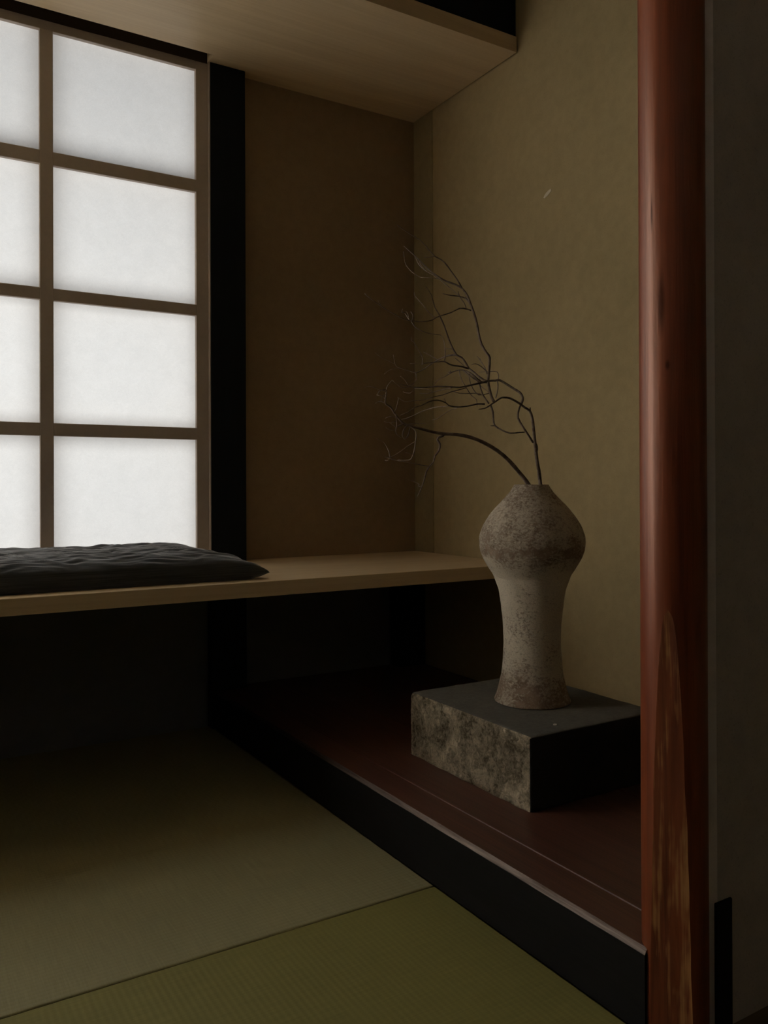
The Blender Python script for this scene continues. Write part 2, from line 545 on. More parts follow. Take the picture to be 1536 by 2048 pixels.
bm = bmesh.new()
prism(bm, [(-0.5249, ZS - 0.0321), (-0.5249, ZS - 0.001), (-0.5239, ZS), (-0.0365, ZS), (-0.0365, ZS - 0.0321)], 'x', XL + 0.001, -0.003)
box(bm, -0.5805, -0.003, -0.0365, -0.0005, ZS - 0.0321, ZS)
box(bm, x_end - 0.0325, -0.6845, -0.0365, 0.06, ZS - 0.0321, ZS)
tag(finish('bench_shelf', bm, MAT['hinoki']), 'long pale wooden bench board under the window, the cushion lying on it', 'bench')

bm = bmesh.new()
prism(bm, [(-0.4958, ZT), (-0.4958, 1.8305), (-0.4945, 1.8318), (0.06, 1.8318), (0.06, 1.822), (-0.074, 1.822), (-0.074, ZT)], 'x', XL + 0.001, -0.6845)
box(bm, -0.6845, -0.0055, -0.4958, 0.06, ZT, 1.8318)
ob = finish('overhead_board', bm, MAT['hinoki'])
bm = bmesh.new()
prism(bm, [(-0.0738, 1.7925), (-0.0738, 1.8218), (0.058, 1.8218), (0.058, 1.7895), (-0.0235, 1.7895), (-0.0235, 1.8205), (-0.0725, 1.8205), (-0.0725, 1.7925)], 'x', XL + 0.002, -0.6848)
finish('window_track', bm, MAT['track'], ob)['label'] = 'dark groove that guides the window panel'
tag(ob, 'thick pale wooden board overhead, with the window track grooved in its underside', 'board')

# ------------------------------------------------------------------ alcove floor
fa = struct(empty('floor_alcove', (-0.34, -0.75, 0.0)), 'dark red-brown plank floor of the raised alcove')
for i, (a, b) in enumerate(((-0.6025, -0.3035), (-0.3025, -0.0005))):
    bm = bmesh.new()
    box(bm, a, b, -1.483, -0.0005, 0.0, ZK, 0.0012)
    keep(finish('plank', bm, MAT['toko_wood']), fa)

sill = empty('alcove_step_beam', (-0.6375, -0.75, 0.0))
tag(sill, 'dark step beam along the alcove edge, black front and worn front corner', 'beam')
bm = bmesh.new()
prism(bm, [(XK, 0.0), (XK, ZK - 0.0070), (XK + 0.002, ZK - 0.0055), (-0.6035, ZK - 0.0055), (-0.6035, 0.0)], 'y', -1.5025, -0.0365)
keep(finish('beam_body', bm, MAT['beam_black']), sill)
bm = bmesh.new()
prism(bm, [(XK + 0.0062, ZK - 0.0055), (XK + 0.0062, ZK), (-0.6045, ZK), (-0.6035, ZK - 0.0012), (-0.6035, ZK - 0.0055)], 'y', -1.5025, -0.0365)
keep(finish('top_board', bm, MAT['toko_wood']), sill)
bm = bmesh.new()
# worn arris, a little uneven along its length
ny = 90
ra = []
for j in range(ny + 1):
    y = -1.5025 + (1.5025 - 0.0365) * j / ny
    d = 0.0011 * noise.noise(Vector((0.3, y * 14, 0.0))) + 0.0006 * noise.noise(Vector((4.3, y * 60, 0.0)))
    ra.append([bm.verts.new(q) for q in ((XK + 0.0003, y, ZK - 0.0071 + d * 0.6), (XK + 0.0025, y, ZK - 0.0020 + d), (XK + 0.0063 + d, y, ZK + 0.0001), (XK + 0.0063, y, ZK - 0.0056))])
for j in range(ny):
    for k in range(3):
        bm.faces.new((ra[j][k], ra[j][k + 1], ra[j + 1][k + 1], ra[j + 1][k]))
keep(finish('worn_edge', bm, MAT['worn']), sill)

# ------------------------------------------------------------------ tatami
def mat_thing(y0, y1, m, label):
    bm = bmesh.new()
    box(bm, -2.590, XK - 0.0008, y0, y1, -0.055, 0.0, 0.003, 3)
    o = finish('tatami_mat', bm, m)
    tag(o, label, 'tatami mat', 'borderless tatami mats on the floor')
mat_thing(-1.0665, -0.0008, MAT['tatami_far'], 'pale olive tatami mat reaching back under the bench')
mat_thing(-2.136, -1.0685, MAT['tatami_near'], 'darker green ribbed tatami mat nearest the viewer')

# ------------------------------------------------------------------ log pillar
PX, PY, PR = -0.6305, -1.5125, 0.0382
pil = empty('log_pillar', (PX, PY, 0.0))
tag(pil, 'polished red-brown log pillar standing at the near end of the alcove', 'pillar')
CUT_A = math.atan2(-0.675 , -0.757) - math.radians(11)    # direction the planed face looks
bm = bmesh.new()
NS, NZ = 56, 160
ZCUT = 0.505
def prad(a, z):
    return PR * (1 + 0.012 * noise.noise(Vector((math.cos(a) * 1.3, math.sin(a) * 1.3, z * 2.2))) + 0.004 * noise.noise(Vector((math.cos(a) * 4, math.sin(a) * 4, z * 5))))
bm2 = bmesh.new()
rings, strips = [], []
levels = [ZCUT * (1 - (1 - k / 70) ** 1.0) for k in range(71)] + [ZCUT + (ZC - ZCUT) * k / (NZ - 70) for k in range(1, NZ - 69)]
for z in levels:
    t = max(0.0, (ZCUT - z) / ZCUT)
    dn = 1.0 - 0.225 * t ** 0.8
    al = math.acos(dn)
    wob = 0.035 * min(1, t * 8) * noise.noise(Vector((z * 18, 3.0, 0)))
    a0, a1 = CUT_A + al + wob, CUT_A + 2 * math.pi - al + wob
    ring = []
    for i in range(NS + 1):
        a = a0 + (a1 - a0) * i / NS
        r = prad(a, z)
        ring.append(bm.verts.new((PX + r * math.cos(a), PY + r * math.sin(a), z)))
    rings.append(ring)
    if z < ZCUT:
        p, q = ring[-1].co, ring[0].co
        st = []
        for i in range(9):
            c = p.lerp(q, i / 8)
            if 0 < i < 8:
                c = c + Vector((math.cos(CUT_A), math.sin(CUT_A), 0)) * 0.0008 * noise.noise(Vector((c.x * 90, c.y * 90, z * 14)))
            st.append(bm2.verts.new(c))
        strips.append(st)
    else:
        if len(strips) == 70:
            strips.append([bm2.verts.new(ring[0].co)] * 9)
for A, B in zip(rings, rings[1:]):
    for i in range(NS):
        bm.faces.new((A[i], A[i + 1], B[i + 1], B[i])).smooth = True
for A, B in zip(strips, strips[1:]):
    for i in range(8):
        vs = [A[i], A[i + 1]] + ([B[i + 1], B[i]] if B[i] is not B[i + 1] else [B[i]])
        bm2.faces.new(vs).smooth = True
# close the seam where the trunk is whole
bmesh.ops.remove_doubles(bm, verts=[v for r in rings for v in (r[0], r[-1])], dist=0.00005)
def finish_raw(name, b, m):
    me = bpy.data.meshes.new(name)
    bmesh.ops.recalc_face_normals(b, faces=b.faces)
    b.to_mesh(me)
    b.free()
    me.materials.append(m)
    return link(bpy.data.objects.new(name, me))
keep(finish_raw('trunk', bm, MAT['pillar']), pil)
keep(finish_raw('planed_face', bm2, MAT['pillar_cut']), pil)['label'] = 'flat pointed planed face with pale scars'

# ------------------------------------------------------------------ stone block
bm = bmesh.new()
BX0, BX1, BY0, BY1, BZ0, BZ1 = -0.514, -0.195, -1.119, -0.744, ZK, 0.228
nx, ny, nz = 64, 74, 26
def P(i, j, k):
    return (i, j, k)
vd = {}
def bv(i, j, k):
    key = (i, j, k)
    if key not in vd:
        p = Vector((BX0 + (BX1 - BX0) * i / nx, BY0 + (BY1 - BY0) * j / ny, BZ0 + (BZ1 - BZ0) * k / nz))
        # round the arrises
        R = 0.013
        q = p.copy()
        for ax, lo, hi in ((0, BX0 + R, BX1 - R), (1, BY0 + R, BY1 - R), (2, BZ0, BZ1 - R)):
            q[ax] = min(max(p[ax], lo), hi)
        d = p - q
        rr = R
        if d.length > 1e-6:
            n = d.normalized()
            # softer at the far left top corner, sharper elsewhere
            soft = 1.0 if p.y > -0.80 else 0.5
            cnt = sum(1 for c in d if abs(c) > 1e-6)
            if cnt > 1:
                p = p.lerp(q + n * rr, soft)
        side = (i == 0 or j == 0 or j == ny or i == nx)
        nn = Vector((-1 if i == 0 else (1 if i == nx else 0), -1 if j == 0 else (1 if j == ny else 0), 1 if k == nz else 0))
        if nn.length > 0 and k > 0:
            nn.normalize()
            s = p * 1.0
            h = 0.6 * noise.noise(s * 18) + 0.5 * noise.noise(s * 55 + Vector((3, 1, 7))) + 0.35 * noise.noise(s * 130)
            amp = 0.0080 if i == 0 else (0.002 if side else 0.0007)
            p = p + nn * (h - 0.35) * amp
            p.z = max(p.z, BZ0)
        elif k == 0 and side:
            p = p + nn.normalized() * (0.003 * noise.noise(p * 40) - 0.002) if nn.length else p
        vd[key] = bm.verts.new(p)
    return vd[key]
def quad(a, b, c, d, mi):
    f = bm.faces.new((a, b, c, d))
    f.material_index = mi
    f.smooth = True
for j in range(ny):
    for k in range(nz):
        quad(bv(0, j, k), bv(0, j + 1, k), bv(0, j + 1, k + 1), bv(0, j, k + 1), 0)
        quad(bv(nx, j, k), bv(nx, j + 1, k), bv(nx, j + 1, k + 1), bv(nx, j, k + 1), 0)
for i in range(nx):
    for k in range(nz):
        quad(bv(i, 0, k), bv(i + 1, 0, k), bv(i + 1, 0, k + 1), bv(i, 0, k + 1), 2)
        quad(bv(i, ny, k), bv(i + 1, ny, k), bv(i + 1, ny, k + 1), bv(i, ny, k + 1), 0)
    for j in range(ny):
        edge = i < 1
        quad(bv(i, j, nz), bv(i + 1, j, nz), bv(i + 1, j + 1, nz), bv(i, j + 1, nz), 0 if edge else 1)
        quad(bv(i, j, 0), bv(i + 1, j, 0), bv(i + 1, j + 1, 0), bv(i, j + 1, 0), 0)
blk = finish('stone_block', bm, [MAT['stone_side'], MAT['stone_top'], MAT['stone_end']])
tag(blk, 'low rough stone block with mottled side and grey top, under the vase', 'stone block')
bm = bmesh.new()
prism(bm, [(-0.430, -1.0865), (-0.4265, -1.0895), (-0.4225, -1.0865), (-0.4245, -1.083), (-0.4285, -1.0835)], 'z', 0.2275, 0.2295)
finish('white_fleck', bm, MAT['fleck'], blk)['label'] = 'small white fleck'

# ------------------------------------------------------------------ vase
VX, VY = -0.346, -0.935
prof = [(1310, .0740), (1297, .0742), (1260, .0700), (1200, .0643), (1140, .0600), (1060, .0570), (960, .0555), (860, .0565), (780, .0593), (700, .0630),
        (640, .0677), (590, .0750), (550, .0838), (490, .0958), (440, .1016), (388, .1033), (350, .1012), (290, .0926), (220, .0757), (160, .0563),
        (120, .0435), (100, .0385), (84, .0352), (76, .0340)]
pr = [(r, 0.228 + (1300 - y) * 0.0003455) for y, r in prof]
pr[0] = (pr[0][0] - 0.0015, 0.2283)
pr[1] = (pr[1][0], 0.2305)
def cat(P, n):
    out = []
    for i in range(len(P) - 1):
        p0, p1, p2, p3 = P[max(i - 1, 0)], P[i], P[i + 1], P[min(i + 2, len(P) - 1)]
        for s in range(n):
            t = s / n
            out.append(tuple(0.5 * (2 * b + (-a + c) * t + (2 * a - 5 * b + 4 * c - d) * t * t + (-a + 3 * b - 3 * c + d) * t ** 3) for a, b, c, d in zip(p0, p1, p2, p3)))
    out.append(P[-1])
    return out
outer = cat(pr, 6)
ztop_v = outer[-1][1]
inner = [(0.0325, ztop_v + 0.0012), (0.0300, ztop_v - 0.001), (0.0300, ztop_v - 0.012), (0.05, ztop_v - 0.05), (0.085, ztop_v - 0.10), (0.085, ztop_v - 0.15), (0.045, ztop_v - 0.26), (0.045, 0.25), (0.0, 0.245)]
full = [(0.0, 0.2283)] + outer + inner
bm = bmesh.new()
NS = 128
rings = []
for n_i, (r, z) in enumerate(full):
    if r == 0.0:
        rings.append([bm.verts.new((VX, VY, z))])
        continue
    ring = []
    ext = 0 < n_i <= len(outer)
    for i in range(NS):
        a = 2 * math.pi * i / NS
        rr = r
        if ext:
            s = Vector((VX + r * math.cos(a), VY + r * math.sin(a), z))
            k = min(1.0, (z - 0.2283) / 0.01)
            rr += k * (0.0010 * noise.noise(s * 9) + 0.0005 * noise.noise(s * 60) + 0.0004 * noise.noise(Vector((s.x * 12, s.y * 12, s.z * 150))))
        ring.append(bm.verts.new((VX + rr * math.cos(a), VY + rr * math.sin(a), z)))
    rings.append(ring)
for k in range(len(rings) - 1):
    A, B = rings[k], rings[k + 1]
    for i in range(NS):
        j = (i + 1) % NS
        if len(A) == 1:
            bm.faces.new((A[0], B[j], B[i]))
        elif len(B) == 1:
            bm.faces.new((A[i], A[j], B[0]))
        else:
            bm.faces.new((A[i], A[j], B[j], B[i]))
vase = finish('vase', bm, MAT['clay'], smooth=True)
tag(vase, 'tall narrow-waisted stoneware vase with crackled pale slip, standing on the stone block', 'vase')

# ------------------------------------------------------------------ cushion
bm = bmesh.new()
CX0, CX1, CY0, CY1 = -2.02, -0.706, -0.482, -0.075
NU, NV = 300, 180
T = 0.066
def cush(u, v, topside):
    # u, v in -1..1 ; corners pulled out, sides bowed in between them
    bow_x = 0.030 * (1 - v * v)
    bow_y = 0.016 * (1 - u ** 8)
    hx = (CX1 - CX0) / 2 - bow_x
    hy = (CY1 - CY0) / 2 - bow_y * 0.3
    x = (CX0 + CX1) / 2 + u * hx
    y = (CY0 + CY1) / 2 + v * hy
    du = (1 - abs(u)) * (CX1 - CX0) / 2
    eu = min(1.0, du / 0.15)
    pu = (1 - (1 - eu) ** 2.2)
    pv = max(0.0, 1 - abs(v) ** 5.0)
    th = pu ** 0.55 * pv ** 0.42
    corner = (abs(v) ** 6) * (1 - eu)
    zm = ZS + 0.004 + 0.022 * pu ** 0.7 * (1 - 0.0 * v) + 0.010 * corner
    if topside:
        wr = 0.0
        s = Vector((x * 5.5, y * 34, 0))
        wr += 0.0040 * noise.noise(s) + 0.0038 * noise.noise(Vector((x * 13, y * 80 + 4 * noise.noise(Vector((x * 7, y * 9, 5))), 3.1)))
        wr += 0.0042 * noise.noise(Vector((x * 18, y * 140 + 3 * noise.noise(Vector((x * 9, y * 11, 2))), 6.1)))
        wr += 0.0024 * noise.noise(Vector((x * 4, y * 12, 9)))
        # a long crease near the front edge
        yc = CY0 + 0.075 + 0.012 * noise.noise(Vector((x * 4.0, 2.0, 0)))
        wr -= 0.0075 * math.exp(-((y - yc) / 0.006) ** 2) * (0.5 + 0.5 * noise.noise(Vector((x * 3, 8, 1))))
        z = zm + (T - 0.026) * th + wr * th ** 0.7
    else:
        z = max(ZS + 0.0004, zm - 0.045 * th)
        if th > 0.35:
            z = ZS + 0.0004
    return (x, y, z)
top = [[None] * (NV + 1) for _ in range(NU + 1)]
bot = [[None] * (NV + 1) for _ in range(NU + 1)]
def spread(t):   # more rows near the edges
    return math.sin(t * math.pi / 2) * 0.6 + t * 0.4
for i in range(NU + 1):
    u = -1 + 2 * i / NU
    if u > 0:
        u = 1 - (1 - u) ** 1.15
    for j in range(NV + 1):
        v = spread(-1 + 2 * j / NV)
        top[i][j] = bm.verts.new(cush(u, v, True))
        if i in (0, NU) or j in (0, NV):
            bot[i][j] = top[i][j]
        else:
            bot[i][j] = bm.verts.new(cush(u, v, False))
for i in range(NU):
    for j in range(NV):
        bm.faces.new((top[i][j], top[i + 1][j], top[i + 1][j + 1], top[i][j + 1]))
        bm.faces.new((bot[i][j + 1], bot[i + 1][j + 1], bot[i + 1][j], bot[i][j]))
cu = finish('bench_cushion', bm, MAT['linen'], smooth=True)
tag(cu, 'long charcoal linen cushion lying on the bench in front of the window', 'cushion')

# ------------------------------------------------------------------ dry branches (mm/10 coordinates)
BRANCHES = [
    ('A', 3.9, 0.8, [(-3232,-9370,6363),(-3236,-9368,6442),(-3244,-9364,6552),(-3255,-9357,6674),(-3398,-9495,6795),(-3439,-9514,6899),(-3474,-9528,6993),(-3499,-9542,7080),(-3521,-9553,7163),(-3543,-9563,7247),(-3563,-9572,7332),(-3581,-9580,7417),(-3597,-9587,7500),(-3612,-9593,7578),(-3626,-9599,7655),(-3642,-9605,7733),(-3661,-9608,7808),(-3685,-9609,7878),(-3717,-9604,7936),(-3767,-9588,7974),(-3820,-9570,8002),(-3857,-9560,8030),(-3894,-9550,8057),(-3944,-9538,8087),(-3999,-9524,8117),(-4059,-9510,8146),(-4120,-9496,8170),(-4185,-9482,8179),(-4242,-9470,8180),(-4275,-9464,8179),(-4304,-9458,8171),(-4351,-9453,8144),(-4403,-9448,8111),(-4454,-9444,8080),(-4504,-9441,8051),(-4547,-9440,8024),(-4590,-9438,7999),(-4638,-9437,7974),(-4691,-9434,7953),(-4759,-9430,7941),(-4815,-9426,7934)]),
    ('A', 2.4, 1.2, [(-3717,-9604,7936),(-3700,-9597,7998)]),
    ('A', 3.6, 2.0, [(-3521,-9553,7163),(-3472,-9515,7219),(-3401,-9438,7270),(-3429,-9454,7303),(-3485,-9501,7323)]),
    ('A', 2.4, 2.0, [(-3894,-9550,8057),(-3866,-9541,8090),(-3834,-9528,8132),(-3814,-9515,8169),(-3802,-9496,8207),(-3799,-9467,8253),(-3808,-9429,8298),(-3832,-9380,8337),(-3866,-9325,8377),(-3909,-9269,8426),(-3958,-9216,8475),(-4014,-9167,8524),(-4068,-9126,8560),(-4106,-9099,8560),(-4138,-9078,8549),(-4167,-9058,8550),(-4197,-9038,8551),(-4235,-9012,8542),(-4278,-8981,8543),(-4328,-8941,8575),(-4375,-8897,8620),(-4409,-8858,8665),(-4439,-8817,8712),(-4475,-8759,8765),(-4501,-8709,8807)]),
    ('A', 2.0, 0.6, [(-4501,-8709,8807),(-4522,-8696,8854),(-4555,-8675,8928),(-4587,-8655,8983),(-4623,-8633,9028),(-4663,-8610,9048),(-4705,-8587,9076),(-4751,-8567,9149),(-4797,-8554,9235),(-4835,-8549,9308),(-4876,-8551,9390),(-4932,-8565,9498),(-5001,-8589,9613),(-5085,-8617,9724),(-5168,-8644,9821),(-5229,-8659,9878),(-5285,-8674,9935),(-5348,-8711,10037),(-5411,-8743,10144),(-5484,-8751,10229),(-5540,-8748,10289)]),
    ('A', 1.8, 0.7, [(-4705,-8587,9076),(-4730,-8507,9085),(-4764,-8393,9087),(-4801,-8263,9064),(-4846,-8131,9023),(-4903,-8007,8962),(-4962,-7910,8899),(-5001,-7856,8862),(-5032,-7816,8837),(-5067,-7769,8813),(-5103,-7723,8801),(-5142,-7669,8816),(-5171,-7623,8836)]),
    ('A', 1.9, 0.7, [(-4501,-8709,8807),(-4577,-8721,8812),(-4680,-8731,8831),(-4783,-8734,8834),(-4876,-8728,8836),(-4940,-8718,8848),(-4990,-8707,8865),(-5031,-8695,8889),(-5069,-8680,8908),(-5116,-8658,8908),(-5165,-8634,8901),(-5209,-8613,8895),(-5263,-8589,8887),(-5360,-8556,8874),(-5452,-8539,8861)]),
    ('A', 1.2, 0.5, [(-5069,-8680,8908),(-5065,-8696,8965),(-5053,-8691,9035),(-5029,-8652,9106),(-4985,-8579,9189),(-4921,-8475,9292),(-4875,-8388,9388),(-4873,-8336,9453),(-4888,-8313,9493)]),
    ('A', 0.9, 0.4, [(-4846,-8131,9023),(-4854,-8040,9078),(-4897,-7964,9132),(-4966,-7915,9176),(-5002,-7849,9214)]),
    ('A', 0.7, 0.5, [(-4797,-8554,9192),(-4852,-8424,9211)]),
    ('A', 2.6, 0.5, [(-4454,-9444,8080),(-4479,-9424,8134),(-4493,-9407,8189),(-4505,-9390,8257),(-4514,-9372,8334),(-4521,-9355,8411),(-4521,-9341,8493),(-4508,-9333,8580),(-4489,-9326,8679),(-4464,-9314,8819),(-4449,-9298,8947),(-4460,-9280,8996),(-4484,-9255,9034),(-4518,-9214,9118),(-4550,-9172,9219),(-4563,-9140,9327),(-4570,-9114,9436),(-4573,-9094,9531),(-4577,-9073,9626),(-4589,-9045,9736),(-4607,-9014,9845),(-4628,-8984,9946),(-4650,-8955,10036),(-4663,-8937,10107),(-4680,-8917,10173),(-4714,-8884,10251),(-4758,-8847,10324),(-4806,-8809,10370),(-4863,-8766,10407),(-4937,-8712,10443),(-5013,-8658,10478),(-5069,-8617,10518),(-5121,-8581,10561),(-5174,-8544,10604),(-5229,-8506,10656),(-5294,-8462,10727),(-5361,-8417,10805),(-5423,-8375,10883),(-5493,-8328,10968),(-5595,-8260,11080),(-5681,-8203,11171)]),
    ('A', 1.4, 0.5, [(-4758,-8847,10324),(-4808,-8841,10400),(-4874,-8827,10499),(-4926,-8812,10569),(-4979,-8794,10638),(-5043,-8773,10728),(-5109,-8750,10810),(-5177,-8725,10858),(-5236,-8703,10888),(-5263,-8694,10900),(-5288,-8686,10917),(-5344,-8672,10967),(-5413,-8660,11032),(-5486,-8653,11107),(-5576,-8646,11181),(-5701,-8631,11239),(-5838,-8618,11292),(-5980,-8610,11359),(-6088,-8603,11412)]),
    ('A', 0.7, 0.4, [(-5288,-8686,10917),(-5347,-8688,10898),(-5391,-8650,10895),(-5437,-8625,10889),(-5491,-8634,10875)]),
    ('A', 1.6, 0.7, [(-4650,-8955,10036),(-4610,-8870,10080),(-4601,-8768,10157),(-4630,-8702,10197),(-4690,-8664,10216),(-4777,-8650,10219),(-4872,-8641,10218),(-4956,-8605,10234),(-4995,-8540,10259)]),
    ('A', 1.0, 0.5, [(-4690,-8664,10216),(-4721,-8662,10312)]),
    ('A', 0.9, 0.5, [(-4601,-8768,10157),(-4627,-8785,10191)]),
    ('A', 0.8, 0.4, [(-4690,-8664,10216),(-4736,-8616,10287),(-4807,-8576,10360),(-4865,-8552,10406),(-4922,-8531,10449),(-4984,-8505,10501),(-5042,-8469,10554),(-5091,-8424,10604),(-5132,-8365,10654),(-5169,-8286,10708),(-5194,-8194,10770),(-5206,-8092,10851),(-5207,-7994,10936),(-5195,-7912,11026),(-5181,-7857,11095)]),
    ('A', 0.5, 0.35, [(-5160,-8215,10757),(-5215,-8190,10813),(-5184,-8034,10917),(-5179,-7999,10960),(-5178,-8000,10980)]),
    ('A', 0.6, 0.5, [(-5042,-8469,10554),(-5102,-8410,10579),(-5221,-8399,10574),(-5284,-8316,10589),(-5285,-8182,10621)]),
    ('A', 0.6, 0.45, [(-5285,-8182,10621),(-5350,-8147,10662),(-5388,-8044,10738),(-5392,-7938,10822),(-5394,-7855,10902),(-5399,-7815,10962),(-5408,-7801,11022),(-5444,-7833,11106),(-5493,-7895,11166)]),
    ('A', 0.5, 0.4, [(-5394,-7855,10902),(-5420,-7845,10942)]),
    ('A', 0.8, 0.5, [(-4690,-8664,10216),(-4669,-8722,10131),(-4646,-8761,10074),(-4606,-8745,10027),(-4578,-8728,9991)]),
    ('A', 1.3, 0.6, [(-4643,-8975,9888),(-4681,-8963,9900),(-4737,-8947,9912),(-4800,-8929,9921),(-4872,-8909,9915),(-4950,-8891,9875),(-5041,-8873,9825),(-5158,-8849,9781),(-5267,-8829,9744),(-5322,-8821,9721),(-5358,-8815,9703),(-5395,-8812,9677),(-5441,-8806,9652),(-5519,-8794,9628),(-5612,-8780,9611),(-5709,-8766,9605),(-5809,-8751,9606),(-5906,-8736,9610),(-6004,-8721,9623),(-6096,-8707,9653),(-6197,-8693,9698),(-6325,-8671,9757),(-6465,-8643,9831),(-6630,-8606,9937),(-6760,-8572,10027)]),
    ('A', 0.9, 0.5, [(-5419,-8797,9726),(-5464,-8770,9782),(-5535,-8761,9845),(-5575,-8754,9892),(-5606,-8728,9947),(-5626,-8623,10046),(-5612,-8480,10151),(-5592,-8421,10208),(-5574,-8398,10238)]),
    ('A', 0.9, 0.8, [(-5358,-8815,9703),(-5425,-8806,9724)]),
    ('A', 1.0, 0.5, [(-5874,-8756,9591),(-5851,-8774,9537),(-5820,-8813,9471),(-5764,-8866,9424),(-5695,-8902,9392),(-5653,-8911,9376),(-5595,-8915,9368),(-5437,-8899,9366),(-5291,-8884,9367)]),
    ('A', 0.8, 0.5, [(-5906,-8736,9610),(-5900,-8695,9651),(-5895,-8624,9715),(-5905,-8602,9753),(-5927,-8603,9775),(-5969,-8614,9774),(-6007,-8632,9772),(-6036,-8684,9794),(-6058,-8736,9815)]),
    ('A', 0.7, 0.4, [(-5874,-8756,9591),(-5872,-8793,9652),(-5879,-8812,9697),(-5860,-8749,9748),(-5838,-8679,9789)]),
    ('A', 0.7, 0.4, [(-5900,-8695,9651),(-5907,-8706,9684),(-5911,-8697,9740),(-5944,-8711,9766),(-5980,-8732,9777)]),
    ('A', 0.5, 0.3, [(-6465,-8643,9831),(-6523,-8619,9943)]),
    ('A', 0.8, 0.9, [(-6760,-8572,10027),(-6759,-8546,10052)]),
    ('A', 0.9, 0.5, [(-5452,-8539,8861),(-5463,-8518,8842),(-5475,-8502,8837),(-5458,-8498,8891),(-5454,-8510,8962),(-5498,-8530,9019),(-5579,-8578,9074),(-5699,-8669,9142),(-5802,-8738,9202),(-5849,-8751,9222),(-5874,-8754,9232),(-5885,-8765,9264),(-5886,-8772,9292)]),
    ('A', 0.5, 0.4, [(-5532,-8468,8856),(-5666,-8384,8865)]),
    ('A', 1.1, 0.5, [(-4106,-9099,8560),(-4059,-9084,8594),(-4031,-9049,8650),(-4015,-9018,8701),(-4018,-8987,8741),(-4047,-8946,8756),(-4099,-8896,8757),(-4189,-8814,8754),(-4248,-8715,8752)]),
    ('A', 1.2, 1.2, [(-4106,-9099,8560),(-4126,-9146,8470),(-4227,-9268,8361),(-4312,-9339,8258),(-4315,-9310,8189)]),
    ('A', 1.9, 1.2, [(-4547,-9440,8024),(-4531,-9462,7959),(-4533,-9496,7882),(-4559,-9537,7799),(-4592,-9585,7719),(-4616,-9625,7662),(-4626,-9671,7615),(-4617,-9748,7567),(-4597,-9834,7525),(-4564,-9910,7488),(-4517,-9972,7464),(-4456,-10019,7464),(-4389,-10051,7473),(-4323,-10074,7478),(-4274,-10089,7482)]),
    ('A', 1.0, 0.6, [(-4626,-9671,7615),(-4707,-9643,7614)]),
    ('A', 1.8, 2.0, [(-3894,-9550,8057),(-3930,-9546,7977),(-3961,-9558,7915),(-3989,-9573,7857),(-4006,-9595,7792),(-3996,-9636,7714),(-3962,-9669,7633),(-3908,-9684,7555),(-3838,-9683,7479),(-3757,-9673,7394),(-3699,-9671,7326)]),
    ('A', 2.0, 0.6, [(-4521,-9341,8493),(-4637,-9339,8456),(-4778,-9334,8426),(-4887,-9325,8399),(-4985,-9310,8375),(-5065,-9292,8355),(-5144,-9268,8342),(-5239,-9230,8345),(-5334,-9182,8353),(-5421,-9129,8358),(-5506,-9073,8359),(-5590,-9016,8351),(-5677,-8960,8343),(-5783,-8900,8341),(-5883,-8855,8342),(-5938,-8836,8347),(-5984,-8823,8357),(-6070,-8804,8374),(-6146,-8794,8389)]),
    ('A', 1.6, 0.5, [(-4667,-9419,8037),(-4721,-9386,8042),(-4791,-9348,8042),(-4846,-9323,8028),(-4913,-9297,8010),(-5014,-9266,7990),(-5128,-9243,7976),(-5238,-9228,7979),(-5332,-9221,7992),(-5382,-9222,8015),(-5429,-9225,8043),(-5516,-9225,8069),(-5613,-9224,8084),(-5702,-9219,8076),(-5790,-9214,8051),(-5878,-9207,8011),(-5959,-9196,7969),(-6026,-9180,7950),(-6086,-9162,7929),(-6147,-9140,7885),(-6204,-9114,7840),(-6265,-9079,7810),(-6311,-9049,7791)]),
    ('A', 0.8, 0.5, [(-5332,-9221,7992),(-5358,-9093,7990),(-5386,-8898,7996),(-5408,-8736,7985),(-5438,-8605,7965),(-5475,-8514,7939),(-5523,-8448,7908),(-5584,-8397,7868),(-5655,-8360,7830),(-5737,-8323,7802),(-5800,-8292,7784)]),
    ('A', 0.6, 0.35, [(-5128,-9243,7976),(-5116,-9110,7962),(-5133,-8988,7948),(-5178,-8936,7914),(-5245,-8921,7870),(-5323,-8916,7819),(-5380,-8888,7776),(-5413,-8829,7759),(-5423,-8767,7754)]),
    ('A', 1.5, 0.8, [(-4573,-9424,8054),(-4588,-9357,8130),(-4609,-9283,8234),(-4616,-9240,8343),(-4632,-9209,8449),(-4674,-9175,8528),(-4726,-9140,8594),(-4779,-9105,8651),(-4833,-9067,8692),(-4882,-9027,8713),(-4932,-8982,8716),(-4987,-8922,8699),(-5034,-8856,8672),(-5067,-8795,8641),(-5087,-8750,8615)]),
    ('A', 0.9, 0.6, [(-4932,-8982,8716),(-4967,-9041,8623),(-4965,-9092,8519),(-4927,-9110,8440),(-4866,-9109,8367),(-4796,-9102,8288),(-4738,-9112,8217),(-4697,-9142,8178),(-4674,-9177,8141),(-4696,-9220,8064),(-4734,-9266,7995)]),
    ('A', 1.7, 1.7, [(-4833,-9067,8692),(-4815,-9170,8642),(-4787,-9284,8561),(-4718,-9295,8511),(-4625,-9263,8482),(-4514,-9224,8478),(-4435,-9203,8482)]),
    ('A', 1.2, 1.2, [(-4882,-9027,8713),(-4838,-9120,8623),(-4745,-9166,8545),(-4651,-9199,8492),(-4602,-9255,8451)]),
